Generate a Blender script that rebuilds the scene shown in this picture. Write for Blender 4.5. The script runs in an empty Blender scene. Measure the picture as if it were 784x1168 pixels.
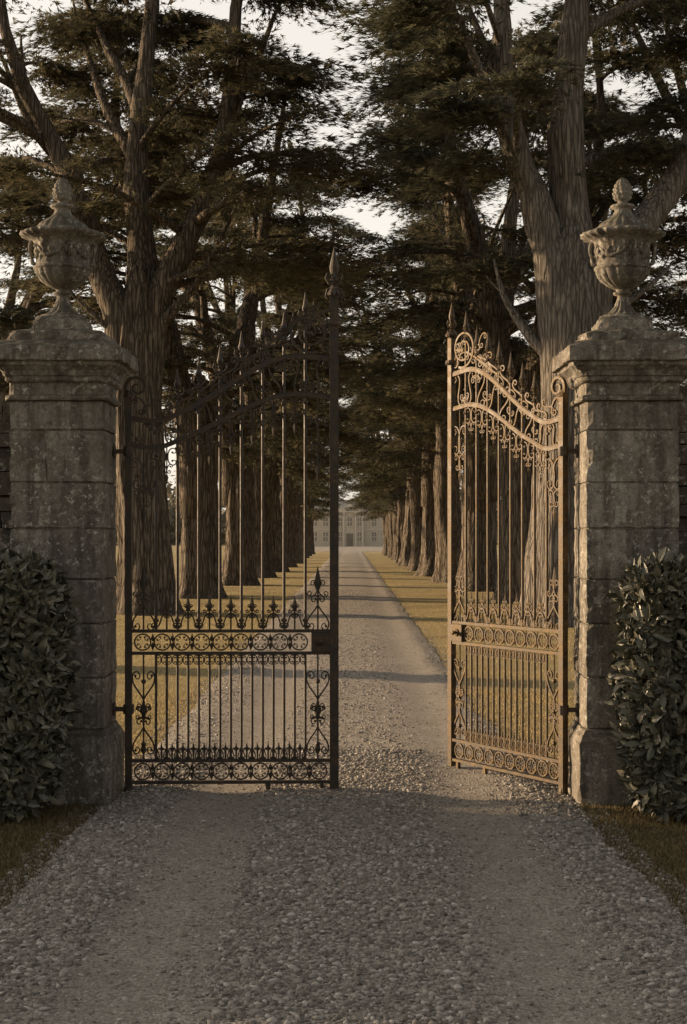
import bpy, math, random
import numpy as np
from mathutils import Vector, Matrix, noise as mnoise

scene = bpy.context.scene
COL = scene.collection
scene.view_settings.view_transform = 'Standard'
scene.view_settings.look = 'None'
scene.view_settings.exposure = 0
pi = math.pi

# ------------------------------------------------------------------ helpers
class MB:
    def __init__(s):
        s.v = []; s.f = []; s.m = []
    def add(s, verts, faces, mi=0):
        o = len(s.v)
        s.v.extend([tuple(p) for p in verts])
        for f in faces:
            s.f.append(tuple(i + o for i in f)); s.m.append(mi)
    def box(s, x0, x1, y0, y1, z0, z1, mi=0):
        v = [(x0,y0,z0),(x1,y0,z0),(x1,y1,z0),(x0,y1,z0),(x0,y0,z1),(x1,y0,z1),(x1,y1,z1),(x0,y1,z1)]
        f = [(0,3,2,1),(4,5,6,7),(0,1,5,4),(1,2,6,5),(2,3,7,6),(3,0,4,7)]
        s.add(v, f, mi)
    def tube(s, pts, r, n=6, closed=False, mi=0, rot=0.0, flat=1.0, up=None):
        pts = [Vector(p) for p in pts]
        N = len(pts)
        if N < 2: return
        if not hasattr(r, '__len__'): r = [r]*N
        tang = []
        for i in range(N):
            a = pts[(i-1) % N] if (closed or i > 0) else pts[i]
            b = pts[(i+1) % N] if (closed or i < N-1) else pts[i]
            t = (b-a)
            tang.append(t.normalized() if t.length > 1e-9 else Vector((0,0,1)))
        t0 = tang[0]
        if up is not None: nrm = Vector(up)
        else:
            nrm = Vector((1,0,0)) if abs(t0.x) < .8 else Vector((0,1,0))
        verts = []
        for i in range(N):
            t = tang[i]
            if up is not None: nrm = Vector(up)
            nn = nrm - t*nrm.dot(t)
            if nn.length < 1e-6: nn = t.orthogonal()
            nn.normalize(); nrm = nn
            b = t.cross(nn)
            for k in range(n):
                a = 2*pi*k/n + rot
                verts.append(pts[i] + nn*(math.cos(a)*r[i]*flat) + b*(math.sin(a)*r[i]))
        faces = []
        M = N if closed else N-1
        for i in range(M):
            j = (i+1) % N
            for k in range(n):
                l = (k+1) % n
                faces.append((i*n+k, i*n+l, j*n+l, j*n+k))
        if not closed:
            faces.append(tuple(range(n-1, -1, -1)))
            faces.append(tuple((N-1)*n+k for k in range(n)))
        s.add(verts, faces, mi)
    def lathe(s, prof, n=32, cx=0, cy=0, cz=0, mod=None, mi=0):
        verts = []
        for (r, z) in prof:
            for k in range(n):
                a = 2*pi*k/n
                rr = r if mod is None else mod(r, z, a)
                verts.append((cx+rr*math.cos(a), cy+rr*math.sin(a), cz+z))
        faces = []
        for i in range(len(prof)-1):
            for k in range(n):
                l = (k+1) % n
                faces.append((i*n+k, i*n+l, (i+1)*n+l, (i+1)*n+k))
        faces.append(tuple(range(n-1,-1,-1)))
        faces.append(tuple((len(prof)-1)*n+k for k in range(n)))
        s.add(verts, faces, mi)
    def obj(s, name, mats, parent=None, smooth=False, loc=None):
        me = bpy.data.meshes.new(name)
        me.from_pydata(s.v, [], s.f)
        for m in (mats if isinstance(mats, (list, tuple)) else [mats]): me.materials.append(m)
        if any(s.m): me.polygons.foreach_set('material_index', s.m)
        if smooth: me.polygons.foreach_set('use_smooth', [True]*len(me.polygons))
        me.update()
        o = bpy.data.objects.new(name, me)
        COL.objects.link(o)
        if parent is not None: o.parent = parent
        if loc is not None: o.location = loc
        return o

def np_mesh(name, verts, nper, mat, parent=None, smooth=False, faces=None):
    me = bpy.data.meshes.new(name)
    nv = len(verts)
    if faces is None: faces = np.arange(nv, dtype=np.int32).reshape(-1, nper)
    nf = len(faces)
    me.vertices.add(nv); me.vertices.foreach_set('co', np.asarray(verts, dtype=np.float32).ravel())
    me.loops.add(nf*nper); me.loops.foreach_set('vertex_index', np.asarray(faces, dtype=np.int32).ravel())
    me.polygons.add(nf)
    me.polygons.foreach_set('loop_start', np.arange(0, nf*nper, nper, dtype=np.int32))
    me.polygons.foreach_set('loop_total', np.full(nf, nper, dtype=np.int32))
    if smooth: me.polygons.foreach_set('use_smooth', np.ones(nf, dtype=bool))
    me.materials.append(mat)
    me.update(calc_edges=True); me.validate()
    o = bpy.data.objects.new(name, me); COL.objects.link(o)
    if parent is not None: o.parent = parent
    return o

def empty(name, loc=(0,0,0), rz=0, label=None, cat=None, group=None):
    e = bpy.data.objects.new(name, None); COL.objects.link(e)
    e.location = loc; e.rotation_euler = (0,0,rz); e.empty_display_size = .2
    if label: e['label'] = label
    if cat: e['category'] = cat
    if group: e['group'] = group
    return e
def tag(o, **k):
    for a, b in k.items(): o[a] = b
    return o

# ------------------------------------------------------------------ materials
class NM:
    def __init__(s, name, rough=.8, spec=.3):
        s.mat = bpy.data.materials.new(name); s.mat.use_nodes = True
        s.nt = s.mat.node_tree; s.b = s.nt.nodes['Principled BSDF']
        s.b.inputs['Roughness'].default_value = rough
        s.b.inputs['Specular IOR Level'].default_value = spec
        s.tc = s.nt.nodes.new('ShaderNodeTexCoord')
    def n(s, t): return s.nt.nodes.new(t)
    def l(s, a, b): s.nt.links.new(a, b)
    def coord(s, sc=(1,1,1), src='Object'):
        m = s.n('ShaderNodeMapping'); m.inputs['Scale'].default_value = sc
        s.l(s.tc.outputs[src], m.inputs['Vector']); return m.outputs[0]
    def noise(s, scale, detail=4, rough=.55, co=None, dist=0):
        t = s.n('ShaderNodeTexNoise'); t.inputs['Scale'].default_value = scale
        t.inputs['Detail'].default_value = detail; t.inputs['Roughness'].default_value = rough
        t.inputs['Distortion'].default_value = dist
        s.l(co if co is not None else s.tc.outputs['Object'], t.inputs['Vector']); return t.outputs['Fac']
    def vor(s, scale, co=None, out='Distance', feat='F1', rnd=1):
        t = s.n('ShaderNodeTexVoronoi'); t.feature = feat; t.inputs['Scale'].default_value = scale
        t.inputs['Randomness'].default_value = rnd
        s.l(co if co is not None else s.tc.outputs['Object'], t.inputs['Vector']); return t.outputs[out]
    def ramp(s, fac, stops):
        r = s.n('ShaderNodeValToRGB'); e = r.color_ramp.elements
        def c(x): return (x,x,x,1) if not hasattr(x,'__len__') else (x[0],x[1],x[2],1)
        e[0].position = stops[0][0]; e[0].color = c(stops[0][1])
        e[1].position = stops[-1][0]; e[1].color = c(stops[-1][1])
        for p, x in stops[1:-1]:
            k = e.new(p); k.color = c(x)
        s.l(fac, r.inputs[0]); return r.outputs[0]
    def mix(s, fac, a, b, mode='MIX'):
        m = s.n('ShaderNodeMixRGB'); m.blend_type = mode
        for i, x in ((0,fac),(1,a),(2,b)):
            if isinstance(x, (int,float)): 
                m.inputs[i].default_value = x if i == 0 else (x,x,x,1)
            elif isinstance(x, tuple): m.inputs[i].default_value = (x[0],x[1],x[2],1)
            else: s.l(x, m.inputs[i])
        return m.outputs[0]
    def bump(s, h, strength=.5, dist=.01):
        b = s.n('ShaderNodeBump'); b.inputs['Strength'].default_value = strength
        b.inputs['Distance'].default_value = dist
        s.l(h, b.inputs['Height']); s.l(b.outputs[0], s.b.inputs['Normal']); return b
    def base(s, c): s.l(c, s.b.inputs['Base Color'])
    def math(s, op, a, b=0.5):
        m = s.n('ShaderNodeMath'); m.operation = op
        for i, x in ((0,a),(1,b)):
            if isinstance(x,(int,float)): m.inputs[i].default_value = x
            else: s.l(x, m.inputs[i])
        return m.outputs[0]
    def rnd_island(s):
        g = s.n('ShaderNodeNewGeometry'); return g.outputs['Random Per Island']

def stone_mat(name, light=(.37,.34,.295), dark=(.175,.157,.132), moss=.65, isl=True):
    m = NM(name, .92, .2)
    big = m.noise(2.8, 9, .75)
    c = m.ramp(big, [(.34, dark), (.5, tuple((a+b)/2 for a,b in zip(light,dark))), (.62, light)])
    if isl: c = m.mix(1.0, c, m.ramp(m.rnd_island(), [(0,(.70,.69,.68)),(1,(1.12,1.10,1.07))]), 'MULTIPLY')
    streak = m.noise(3.4, 8, .72, co=m.coord((2.4,2.4,.32)))
    c = m.mix(m.ramp(streak, [(.46,0),(.60,.75)]), c, (.082,.072,.060))
    fine = m.noise(42, 6, .8)
    c = m.mix(.7, c, m.ramp(fine, [(.32,.3),(.66,1.0)]), 'MULTIPLY')
    li = m.noise(10, 10, .84, dist=.6)
    c = m.mix(m.ramp(li, [(.555,0),(.61,.68)]), c, (.45,.43,.375))
    li2 = m.noise(27, 6, .7)
    lm = m.math('MULTIPLY', m.ramp(li2, [(.57,0),(.62,1)]), m.ramp(m.noise(3.0,4), [(.44,0),(.52,.75)]))
    c = m.mix(lm, c, (.50,.48,.42))
    dk = m.noise(15, 9, .82)
    c = m.mix(m.ramp(dk, [(.545,0),(.61,.7)]), c, (.065,.058,.049))
    mo = m.noise(4.4, 7, .78)
    c = m.mix(m.ramp(mo, [(.56,0),(.66,moss)]), c, (.095,.083,.048))
    # dark growth gathering on upward-facing ledges
    g = m.n('ShaderNodeNewGeometry'); sp = m.n('ShaderNodeSeparateXYZ'); m.l(g.outputs['Normal'], sp.inputs[0])
    led = m.math('MULTIPLY', m.ramp(sp.outputs['Z'], [(.25,0),(.7,.8)]), m.ramp(m.noise(9,6,.75), [(.38,.2),(.56,1)]))
    c = m.mix(led, c, (.055,.05,.032))
    m.base(c)
    h = m.mix(.5, m.noise(60,6,.8), m.noise(9,7,.75))
    pit = m.ramp(m.vor(70), [(.0,0),(.25,1)])
    m.bump(m.mix(.3, h, pit), 1.0, .020)
    return m.mat
M_STONE = stone_mat('weathered_limestone')
M_URN = stone_mat('lichened_urn_stone', (.37,.34,.29), (.16,.143,.118), moss=.5, isl=False)
M_WALL = stone_mat('dry_stone', (.24,.20,.16), (.09,.076,.062))

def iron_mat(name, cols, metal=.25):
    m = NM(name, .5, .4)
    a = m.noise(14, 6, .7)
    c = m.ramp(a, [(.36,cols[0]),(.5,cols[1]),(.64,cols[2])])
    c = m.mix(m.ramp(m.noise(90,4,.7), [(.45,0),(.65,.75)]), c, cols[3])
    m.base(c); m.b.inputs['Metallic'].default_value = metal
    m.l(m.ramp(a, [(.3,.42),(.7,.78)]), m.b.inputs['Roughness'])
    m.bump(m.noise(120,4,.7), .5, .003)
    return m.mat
M_IRON_RUST = iron_mat('sunlit_rusty_iron', [(.03,.022,.013),(.078,.053,.027),(.175,.118,.053),(.02,.013,.008)], .35)  # rusty iron with the low sun's gold put into its colour
M_IRON_SHADE = iron_mat('shaded_iron', [(.022,.017,.013),(.044,.032,.022),(.085,.056,.033),(.014,.010,.008)], .1)  # same iron, colour darkened to stand for the shade on the closed leaf

def bark_mat(name, k, cols):
    m = NM(name, .95, .1)
    co = m.coord((9,9,1.0))
    a = m.noise(1.6, 9, .75, co=co, dist=.9)
    rid = m.ramp(m.vor(1.9, co=m.coord((7,7,.75)), out='Distance', feat='DISTANCE_TO_EDGE'), [(0,0),(.16,1)])
    c = m.ramp(a, [(.36,cols[0]),(.5,cols[1]),(.64,cols[2])])
    c = m.mix(m.ramp(m.noise(.9,6,.7), [(.4,.0),(.66,.6)]), c, cols[3])
    c = m.mix(.55*k, c, rid, 'MULTIPLY')
    m.base(c); m.bump(m.mix(.4, a, rid), 1.0, .10*k); return m.mat
M_BARK = bark_mat('furrowed_bark', 1, [(.05,.041,.032),(.17,.14,.11),(.33,.28,.23),(.15,.133,.11)])
M_BARK2 = bark_mat('grey_bark', .8, [(.07,.062,.054),(.20,.178,.154),(.32,.29,.255),(.16,.145,.126)])

def foliage_mat(name, a, b, c3, trans=.45):
    m = NM(name, .7, .2)
    r = m.rnd_island()
    col = m.ramp(r, [(0,a),(.6,b),(1,c3)])
    cl = m.noise(.55, 3)
    col = m.mix(m.ramp(cl, [(.35,.4),(.65,0)]), col, tuple(x*.5 for x in a))
    m.base(col)
    tr = m.n('ShaderNodeBsdfTranslucent'); m.l(col, tr.inputs[0])
    mx = m.n('ShaderNodeMixShader'); mx.inputs[0].default_value = trans
    m.l(m.b.outputs[0], mx.inputs[1]); m.l(tr.outputs[0], mx.inputs[2])
    out = [x for x in m.nt.nodes if x.type == 'OUTPUT_MATERIAL'][0]
    m.l(mx.outputs[0], out.inputs[0]); return m.mat
M_FOL = foliage_mat('cypress_foliage', (.078,.076,.050), (.135,.126,.078), (.21,.18,.112))
M_FOL2 = foliage_mat('cedar_foliage', (.067,.073,.053), (.120,.121,.082), (.19,.175,.115))
M_WOOD = foliage_mat('far_wood_foliage', (.12,.112,.085), (.19,.17,.125), (.25,.215,.15), .2)

def laurel_mat():
    m = NM('laurel_leaf', .38, .45)
    r = m.rnd_island()
    c = m.ramp(r, [(0,(.055,.058,.040)),(.6,(.10,.10,.07)),(1,(.17,.155,.108))])
    m.base(c); return m.mat
M_LAUREL = laurel_mat()
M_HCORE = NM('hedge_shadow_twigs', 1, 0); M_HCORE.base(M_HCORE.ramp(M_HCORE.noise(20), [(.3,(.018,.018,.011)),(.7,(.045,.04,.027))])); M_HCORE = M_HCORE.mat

def gravel_mat():
    m = NM('gravel_stone', .85, .25)
    c = m.ramp(m.rnd_island(), [(0,(.12,.105,.090)),(.4,(.23,.207,.18)),(.8,(.32,.292,.258)),(1,(.47,.44,.40))])
    c = m.mix(.4, c, m.ramp(m.noise(70,4,.7), [(.3,.5),(.7,1)]), 'MULTIPLY')
    m.base(c); m.bump(m.noise(140,3), .4, .004); return m.mat
M_GRAVEL = gravel_mat()
def drive_mat():
    m = NM('compacted_gravel', .95, .15)
    v = m.vor(80, out='Color'); bw = m.n('ShaderNodeRGBToBW'); m.l(v, bw.inputs[0])
    c = m.ramp(bw.outputs[0], [(.15,(.20,.176,.15)),(.5,(.31,.278,.24)),(.85,(.44,.405,.36))])
    c = m.mix(m.ramp(m.noise(1.3,7,.7), [(.35,.45),(.62,0)]), c, (.21,.184,.155))
    c = m.mix(m.ramp(m.noise(9,5,.8), [(.4,.4),(.6,0)]), c, (.18,.157,.132))
    m.base(c)
    d = m.vor(80); d2 = m.vor(160)
    m.bump(m.mix(.35, m.ramp(d,[(0,1),(.6,0)]), m.ramp(d2,[(0,1),(.6,0)])), .85, .011)
    return m.mat
M_DRIVE = drive_mat()
def ground_mat():
    m = NM('dry_lawn', .98, .08)
    c = m.ramp(m.noise(.5,6,.65), [(.3,(.24,.19,.095)),(.5,(.36,.29,.15)),(.7,(.46,.37,.20))])
    c = m.mix(m.ramp(m.noise(45,5,.8), [(.4,.4),(.62,0)]), c, (.13,.105,.055))
    m.base(c); m.bump(m.noise(55,5,.8), 1.0, .03); return m.mat
M_GROUND = ground_mat()
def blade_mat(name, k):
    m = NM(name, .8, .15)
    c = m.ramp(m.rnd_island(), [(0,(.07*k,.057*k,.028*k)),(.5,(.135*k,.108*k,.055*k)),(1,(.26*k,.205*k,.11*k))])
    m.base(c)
    tr = m.n('ShaderNodeBsdfTranslucent'); m.l(c, tr.inputs[0])
    mx = m.n('ShaderNodeMixShader'); mx.inputs[0].default_value = .35
    m.l(m.b.outputs[0], mx.inputs[1]); m.l(tr.outputs[0], mx.inputs[2])
    out = [x for x in m.nt.nodes if x.type == 'OUTPUT_MATERIAL'][0]
    m.l(mx.outputs[0], out.inputs[0])
    return m.mat
M_BLADE = blade_mat('sunlit_dry_grass_blade', 2.6)  # dry blades, colour brightened to stand for sunlight on the verges
M_BLADE2 = blade_mat('shaded_grass_blade', .95)  # same blade colours, darkened for the shade before the gate

# ------------------------------------------------------------------ world + sun
SUN_TO = Vector((-0.935, 0.355, 0)).normalized()
ELEV = math.radians(11.4)
sdir = Vector((SUN_TO.x*math.cos(ELEV), SUN_TO.y*math.cos(ELEV), math.sin(ELEV)))
w = bpy.data.worlds.new('World'); scene.world = w; w.use_nodes = True
nt = w.node_tree; bg = nt.nodes['Background']; L_ = nt.links.new
sky = nt.nodes.new('ShaderNodeTexSky'); sky.sky_type = 'NISHITA'; sky.sun_disc = False
sky.sun_elevation = ELEV; sky.sun_rotation = math.atan2(SUN_TO.x, SUN_TO.y) % (2*pi)
sky.air_density = 1.0; sky.dust_density = 3.0; sky.ozone_density = 1.0
hsv = nt.nodes.new('ShaderNodeHueSaturation'); hsv.inputs['Saturation'].default_value = .35
L_(sky.outputs[0], hsv.inputs['Color'])
mx = nt.nodes.new('ShaderNodeMixRGB'); mx.blend_type = 'MULTIPLY'; mx.inputs[0].default_value = 1
mx.inputs[2].default_value = (.86,.81,.745,1)
L_(hsv.outputs[0], mx.inputs[1])
tcw = nt.nodes.new('ShaderNodeTexCoord'); sep = nt.nodes.new('ShaderNodeSeparateXYZ'); L_(tcw.outputs['Generated'], sep.inputs[0])
rz_ = nt.nodes.new('ShaderNodeValToRGB'); e_ = rz_.color_ramp.elements
e_[0].position = 0; e_[0].color = (1,1,1,1); e_[1].position = .85; e_[1].color = (.32,.32,.32,1)
k_ = e_.new(.36); k_.color = (.88,.88,.88,1)
L_(sep.outputs['Z'], rz_.inputs[0])
dt = nt.nodes.new('ShaderNodeVectorMath'); dt.operation = 'DOT_PRODUCT'; L_(tcw.outputs['Generated'], dt.inputs[0]); dt.inputs[1].default_value = (-.45,.89,0)
mr = nt.nodes.new('ShaderNodeMapRange'); mr.inputs['From Min'].default_value = -.8; mr.inputs['From Max'].default_value = .75
mr.inputs['To Min'].default_value = .44; mr.inputs['To Max'].default_value = 1.0; L_(dt.outputs['Value'], mr.inputs['Value'])
mm = nt.nodes.new('ShaderNodeMixRGB'); mm.blend_type = 'MULTIPLY'; mm.inputs[0].default_value = 1
L_(rz_.outputs[0], mm.inputs[1]); L_(mr.outputs[0], mm.inputs[2])
m2 = nt.nodes.new('ShaderNodeMixRGB'); m2.blend_type = 'MULTIPLY'; m2.inputs[0].default_value = 1
m2.inputs[2].default_value = (4.6,4.2,3.7,1); L_(mm.outputs[0], m2.inputs[1])
ad = nt.nodes.new('ShaderNodeMixRGB'); ad.blend_type = 'ADD'; ad.inputs[0].default_value = 1
L_(mx.outputs[0], ad.inputs[1]); L_(m2.outputs[0], ad.inputs[2]); L_(ad.outputs[0], bg.inputs[0])
bg.inputs[1].default_value = .15
sl = bpy.data.lights.new('sun', 'SUN'); sl.energy = 8.5; sl.angle = math.radians(.6); sl.color = (1,.70,.41)
so = bpy.data.objects.new('sun', sl); COL.objects.link(so)
so.rotation_euler = (-sdir).to_track_quat('-Z','Y').to_euler()

# ------------------------------------------------------------------ camera
cd = bpy.data.cameras.new('camera'); cam = bpy.data.objects.new('camera', cd); COL.objects.link(cam)
cam.location = (0,0,1.7); cam.rotation_euler = (pi/2,0,0)
cd.lens = 36*1691/1168; cd.sensor_width = 36; cd.sensor_fit = 'AUTO'
cd.shift_y = 26/1168; cd.shift_x = -8/1168
cd.clip_end = 3000; cd.clip_start = .1
scene.camera = cam

# ------------------------------------------------------------------ ground & drive
mb = MB()
xs = [-1500,-200,-40,-12,-6,-3,0,3,6,12,40,200,1500]; ys = [-200,-20,0,5,10,20,40,80,160,300,800,2500]
gv = [(x,y,0) for y in ys for x in xs]; nx = len(xs)
gf = [(j*nx+i, j*nx+i+1, (j+1)*nx+i+1, (j+1)*nx+i) for j in range(len(ys)-1) for i in range(nx-1)]
mb.add(gv, gf)
tag(mb.obj('ground', M_GROUND), kind='structure', label='dry mown lawn spreading beneath the avenue trees', category='ground')

def drive_edges(y):
    l = -1.56 + .08*mnoise.noise(Vector((y*.8,0,0))) + .03*mnoise.noise(Vector((y*4,3,0)))
    r = (1.42 if y < 9.3 else 1.42 - min(1,(y-9.3)/4)*.20) + .08*mnoise.noise(Vector((y*.8,9,0))) + .03*mnoise.noise(Vector((y*4,13,0)))
    if y < 7.5: l -= (7.5-y)*.04; r += (7.5-y)*.02
    if y > 150: k = min(1,(y-150)/12); l -= k*10; r += k*10
    return l, r
def drive_z(x, y):
    rut = math.exp(-((x+.78)/.26)**2) + math.exp(-((x-.78)/.26)**2)
    return .032 - .018*rut + .006*mnoise.noise(Vector((x*1.5,y*.7,0)))
mb = MB(); yy = -4.; rows = []
while yy < 212:
    rows.append(yy); yy += .12 if yy < 14 else (.4 if yy < 40 else 2.)
nc = 40; dv = []
for y in rows:
    l, r = drive_edges(y)
    for i in range(nc+1):
        t = i/nc; x = l+(r-l)*t
        z = drive_z(x, y)*min(1, 12*min(t,1-t)+.12) + .004
        dv.append((x,y,z))
df = [(j*(nc+1)+i, j*(nc+1)+i+1, (j+1)*(nc+1)+i+1, (j+1)*(nc+1)+i) for j in range(len(rows)-1) for i in range(nc)]
mb.add(dv, df)
tag(mb.obj('drive', M_DRIVE, smooth=True), kind='structure', label='pale gravel drive running through the gateway to the house', category='drive')

# loose stones
rng = np.random.default_rng(5)
phi = (1+5**.5)/2
sv = np.array([(-1,phi,0),(1,phi,0),(-1,-phi,0),(1,-phi,0),(0,-1,phi),(0,1,phi),(0,-1,-phi),(0,1,-phi),(phi,0,-1),(phi,0,1),(-phi,0,-1),(-phi,0,1)])/1.9
sf = np.array([(0,11,5),(0,5,1),(0,1,7),(0,7,10),(0,10,11),(1,5,9),(5,11,4),(11,10,2),(10,7,6),(7,1,8),(3,9,4),(3,4,2),(3,2,6),(3,6,8),(3,8,9),(4,9,5),(2,4,11),(6,2,10),(8,6,7),(9,8,1)])
P = []; S = []
def scat(n, y0, y1, smin, smax):
    ys_ = rng.uniform(y0,y1,n)
    for y in ys_:
        l, r = drive_edges(y); x = rng.uniform(l-.16, r+.16)
        wob = .06*mnoise.noise(Vector((y*.5,7,0)))
        rut = math.exp(-((x+.80+wob)/.27)**2) + math.exp(-((x-.78+wob)/.27)**2)
        patch = .5+.5*mnoise.noise(Vector((x*1.4,y*1.1,4)))
        if rng.random() < rut*.86: continue
        if rng.random() > .42+.85*patch: continue
        s_ = smin+(smax-smin)*rng.random()**2.8
        if rut > .4: s_ *= .65
        t = (x-l)/(r-l); ez = drive_z(x,y)*max(0,min(1, 12*min(t,1-t)+.12))+.004 if 0 < t < 1 else .0
        P.append((x,y,ez+s_*.1)); S.append(s_)
scat(66000, 4.6, 8.0, .0045, .0175)
scat(40000, 8.0, 11.5, .0055, .0170)
scat(20000, 11.5, 24, .0070, .0155)
scat(8000, 24, 45, .009, .016)
P = np.array(P); S = np.array(S); n = len(P)
sc = rng.uniform(.6,1.4,(n,3))*np.array([1,1,.62]); 
V = sv[None]*(1+rng.uniform(-.30,.30,(n,12,1)))*sc[:,None,:]*S[:,None,None]
a = rng.uniform(0,2*pi,n); tl = rng.normal(0,.4,n)
ct, st = np.cos(tl)[:,None], np.sin(tl)[:,None]
X, Y, Z = V[...,0], V[...,1], V[...,2]
Y, Z = Y*ct-Z*st, Y*st+Z*ct
ca, sa = np.cos(a)[:,None], np.sin(a)[:,None]
V = np.stack([X*ca-Y*sa, X*sa+Y*ca, Z], -1) + P[:,None,:]
F = (sf[None] + (np.arange(n)*12)[:,None,None]).reshape(-1,3)
tag(np_mesh('gravel', V.reshape(-1,3), 3, M_GRAVEL, faces=F), kind='stuff', label='loose grey gravel stones scattered over the drive', category='gravel')

# grass blades
def blades(name, regions, label, mat):
    pts = []; hs = []
    for (x0,x1,y0,y1,n_,h0,h1) in regions:
        x = rng.uniform(x0,x1,n_); y = rng.uniform(y0,y1,n_)
        for xx, yv in zip(x,y):
            l, r = drive_edges(yv)
            d = min(abs(xx-l),abs(xx-r))
            if l < xx < r and rng.random() > math.exp(-d/.035)*.5: continue
            pts.append((xx,yv,0)); hs.append(rng.uniform(h0,h1))
    p = np.array(pts); h = np.array(hs)[:,None]; n_ = len(p)
    a_ = rng.uniform(0,2*pi,n_); side = np.stack([np.cos(a_),np.sin(a_),0*a_],-1)*(.0028+.06*h*rng.uniform(.4,1,(n_,1)))
    b_ = rng.uniform(0,2*pi,n_); lean = np.stack([np.cos(b_),np.sin(b_),0*b_],-1)*h*rng.uniform(.2,.9,(n_,1))
    tip = p+lean+np.array([0,0,1])*h
    tri = np.stack([p-side,p+side,tip],1).reshape(-1,3)
    return tag(np_mesh(name, tri, 3, mat), kind='stuff', label=label, category='grass')
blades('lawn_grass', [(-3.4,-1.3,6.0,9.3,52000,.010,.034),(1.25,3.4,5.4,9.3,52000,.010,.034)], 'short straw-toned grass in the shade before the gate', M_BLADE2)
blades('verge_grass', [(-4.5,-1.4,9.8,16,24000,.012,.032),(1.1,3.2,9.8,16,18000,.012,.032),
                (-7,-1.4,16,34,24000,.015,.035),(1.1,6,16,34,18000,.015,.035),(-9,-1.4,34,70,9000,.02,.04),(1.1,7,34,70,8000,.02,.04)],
       'sun-gilded dry grass verges beside the avenue drive', M_BLADE)

# ------------------------------------------------------------------ pillars
def rect_loft(mb, cx, cy, hx, hy, prof, seg=.06, amp=.004, seed=0):
    nX = max(2,int(2*hx/seg)); nY = max(2,int(2*hy/seg))
    base = []
    for i in range(nX): base.append((-1+2*i/nX,-1))
    for i in range(nY): base.append((1,-1+2*i/nY))
    for i in range(nX): base.append((1-2*i/nX,1))
    for i in range(nY): base.append((-1,1-2*i/nY))
    n = len(base); verts = []
    for (o, z) in prof:
        for (bx, by) in base:
            x = bx*(hx+o); y = by*(hy+o)
            corner = abs(bx) > .999 and abs(by) > .999
            k = -.007-.022*max(0,mnoise.noise(Vector((cx+seed,z*11,bx+by*2))))  if corner else 0
            d = amp*mnoise.noise(Vector((x*9+seed,y*9,z*9)))*1.6 + amp*1.2*mnoise.noise(Vector((x*28+seed,y*28,z*28))) + k
            nxv = bx if abs(bx) > .999 else 0; nyv = by if abs(by) > .999 else 0
            verts.append((cx+x+nxv*d, cy+y+nyv*d, z+amp*.5*mnoise.noise(Vector((x*12,y*12,z*12+seed)))))
    faces = []
    for i in range(len(prof)-1):
        for k in range(n):
            l = (k+1) % n
            faces.append((i*n+k,i*n+l,(i+1)*n+l,(i+1)*n+k))
    faces.append(tuple(range(n-1,-1,-1))); faces.append(tuple((len(prof)-1)*n+k for k in range(n)))
    mb.add(verts, faces)

def make_pillar(cx, hx, seed, label):
    hy = .26; cy = 9.33+hy; rnd = random.Random(seed)
    e = empty('gate_pillar', (cx, cy, 0), 0, label, 'gate pillar', 'stone pillars either side of the gateway')
    mb = MB()
    rect_loft(mb,0,0,hx,hy,[(.05,-.1),(.05,.05),(.05,.12),(.05,.2),(.052,.3),(.05,.385),(.042,.40),(.04,.41),(.034,.43),(.018,.45),(.008,.468),(.0,.475)],seed=seed,amp=.006)
    mb.obj('plinth', M_STONE, e)
    mb = MB()
    courses = [.475,.80,1.14,1.42,1.74,2.03,2.36,2.545]
    rect_loft(mb,0,0,hx-.014,hy-.014,[(0,.47),(0,2.55)],seed=seed)
    for i in range(len(courses)-1):
        z0, z1 = courses[i]+.003, courses[i+1]-.003
        nz = max(3,int((z1-z0)/.04))
        def col(cx0, hx0):
            o = rnd.uniform(-.002,.001)
            pr = [(-.006,z0),(-.001,z0+.004)]+[(o,z0+.009+(z1-z0-.018)*k/nz) for k in range(0,nz+1)]+[(-.001,z1-.004),(-.006,z1)]
            rect_loft(mb,cx0,0,hx0,hy,pr,seg=.045,seed=seed+i*3.1+cx0,amp=.0050)
        if i % 2 == 0:
            col(0,hx)
        else:
            sp = rnd.uniform(-.4,.4)*hx
            a0, a1 = -hx, sp-.003; b0, b1 = sp+.003, hx
            col((a0+a1)/2,(a1-a0)/2); col((b0+b1)/2,(b1-b0)/2)
    mb.obj('shaft', M_STONE, e)
    mb = MB()
    pr = [(0,2.545),(.024,2.548),(.030,2.56),(.024,2.575),(.004,2.582),(.004,2.62),(.004,2.655),(.018,2.660),(.030,2.670),(.032,2.695),(.040,2.70),(.050,2.73),(.074,2.752),(.092,2.762),(.094,2.785),(.124,2.788),(.127,2.795),(.127,2.82),(.127,2.85),(.126,2.875),(.112,2.885),(.06,2.915),(.0,2.93),(-.02,2.935)]
    rect_loft(mb,0,0,hx,hy,pr,seg=.035,amp=.009,seed=seed+7)
    rect_loft(mb,0,0,hx-.005,hy-.005,[(0,2.91),(.002,2.94),(0,2.97),(-.01,2.985),(-.08,3.005)],seg=.035,amp=.018,seed=seed+9)
    mb.obj('cornice', M_STONE, e)
    return e
make_pillar(-1.850,.300,3,'weathered limestone gate pillar with moulded cornice, hinging the closed gate leaf')
make_pillar(1.778,.298,11,'weathered limestone gate pillar with sunlit inner face, hinging the open gate leaf')

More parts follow.
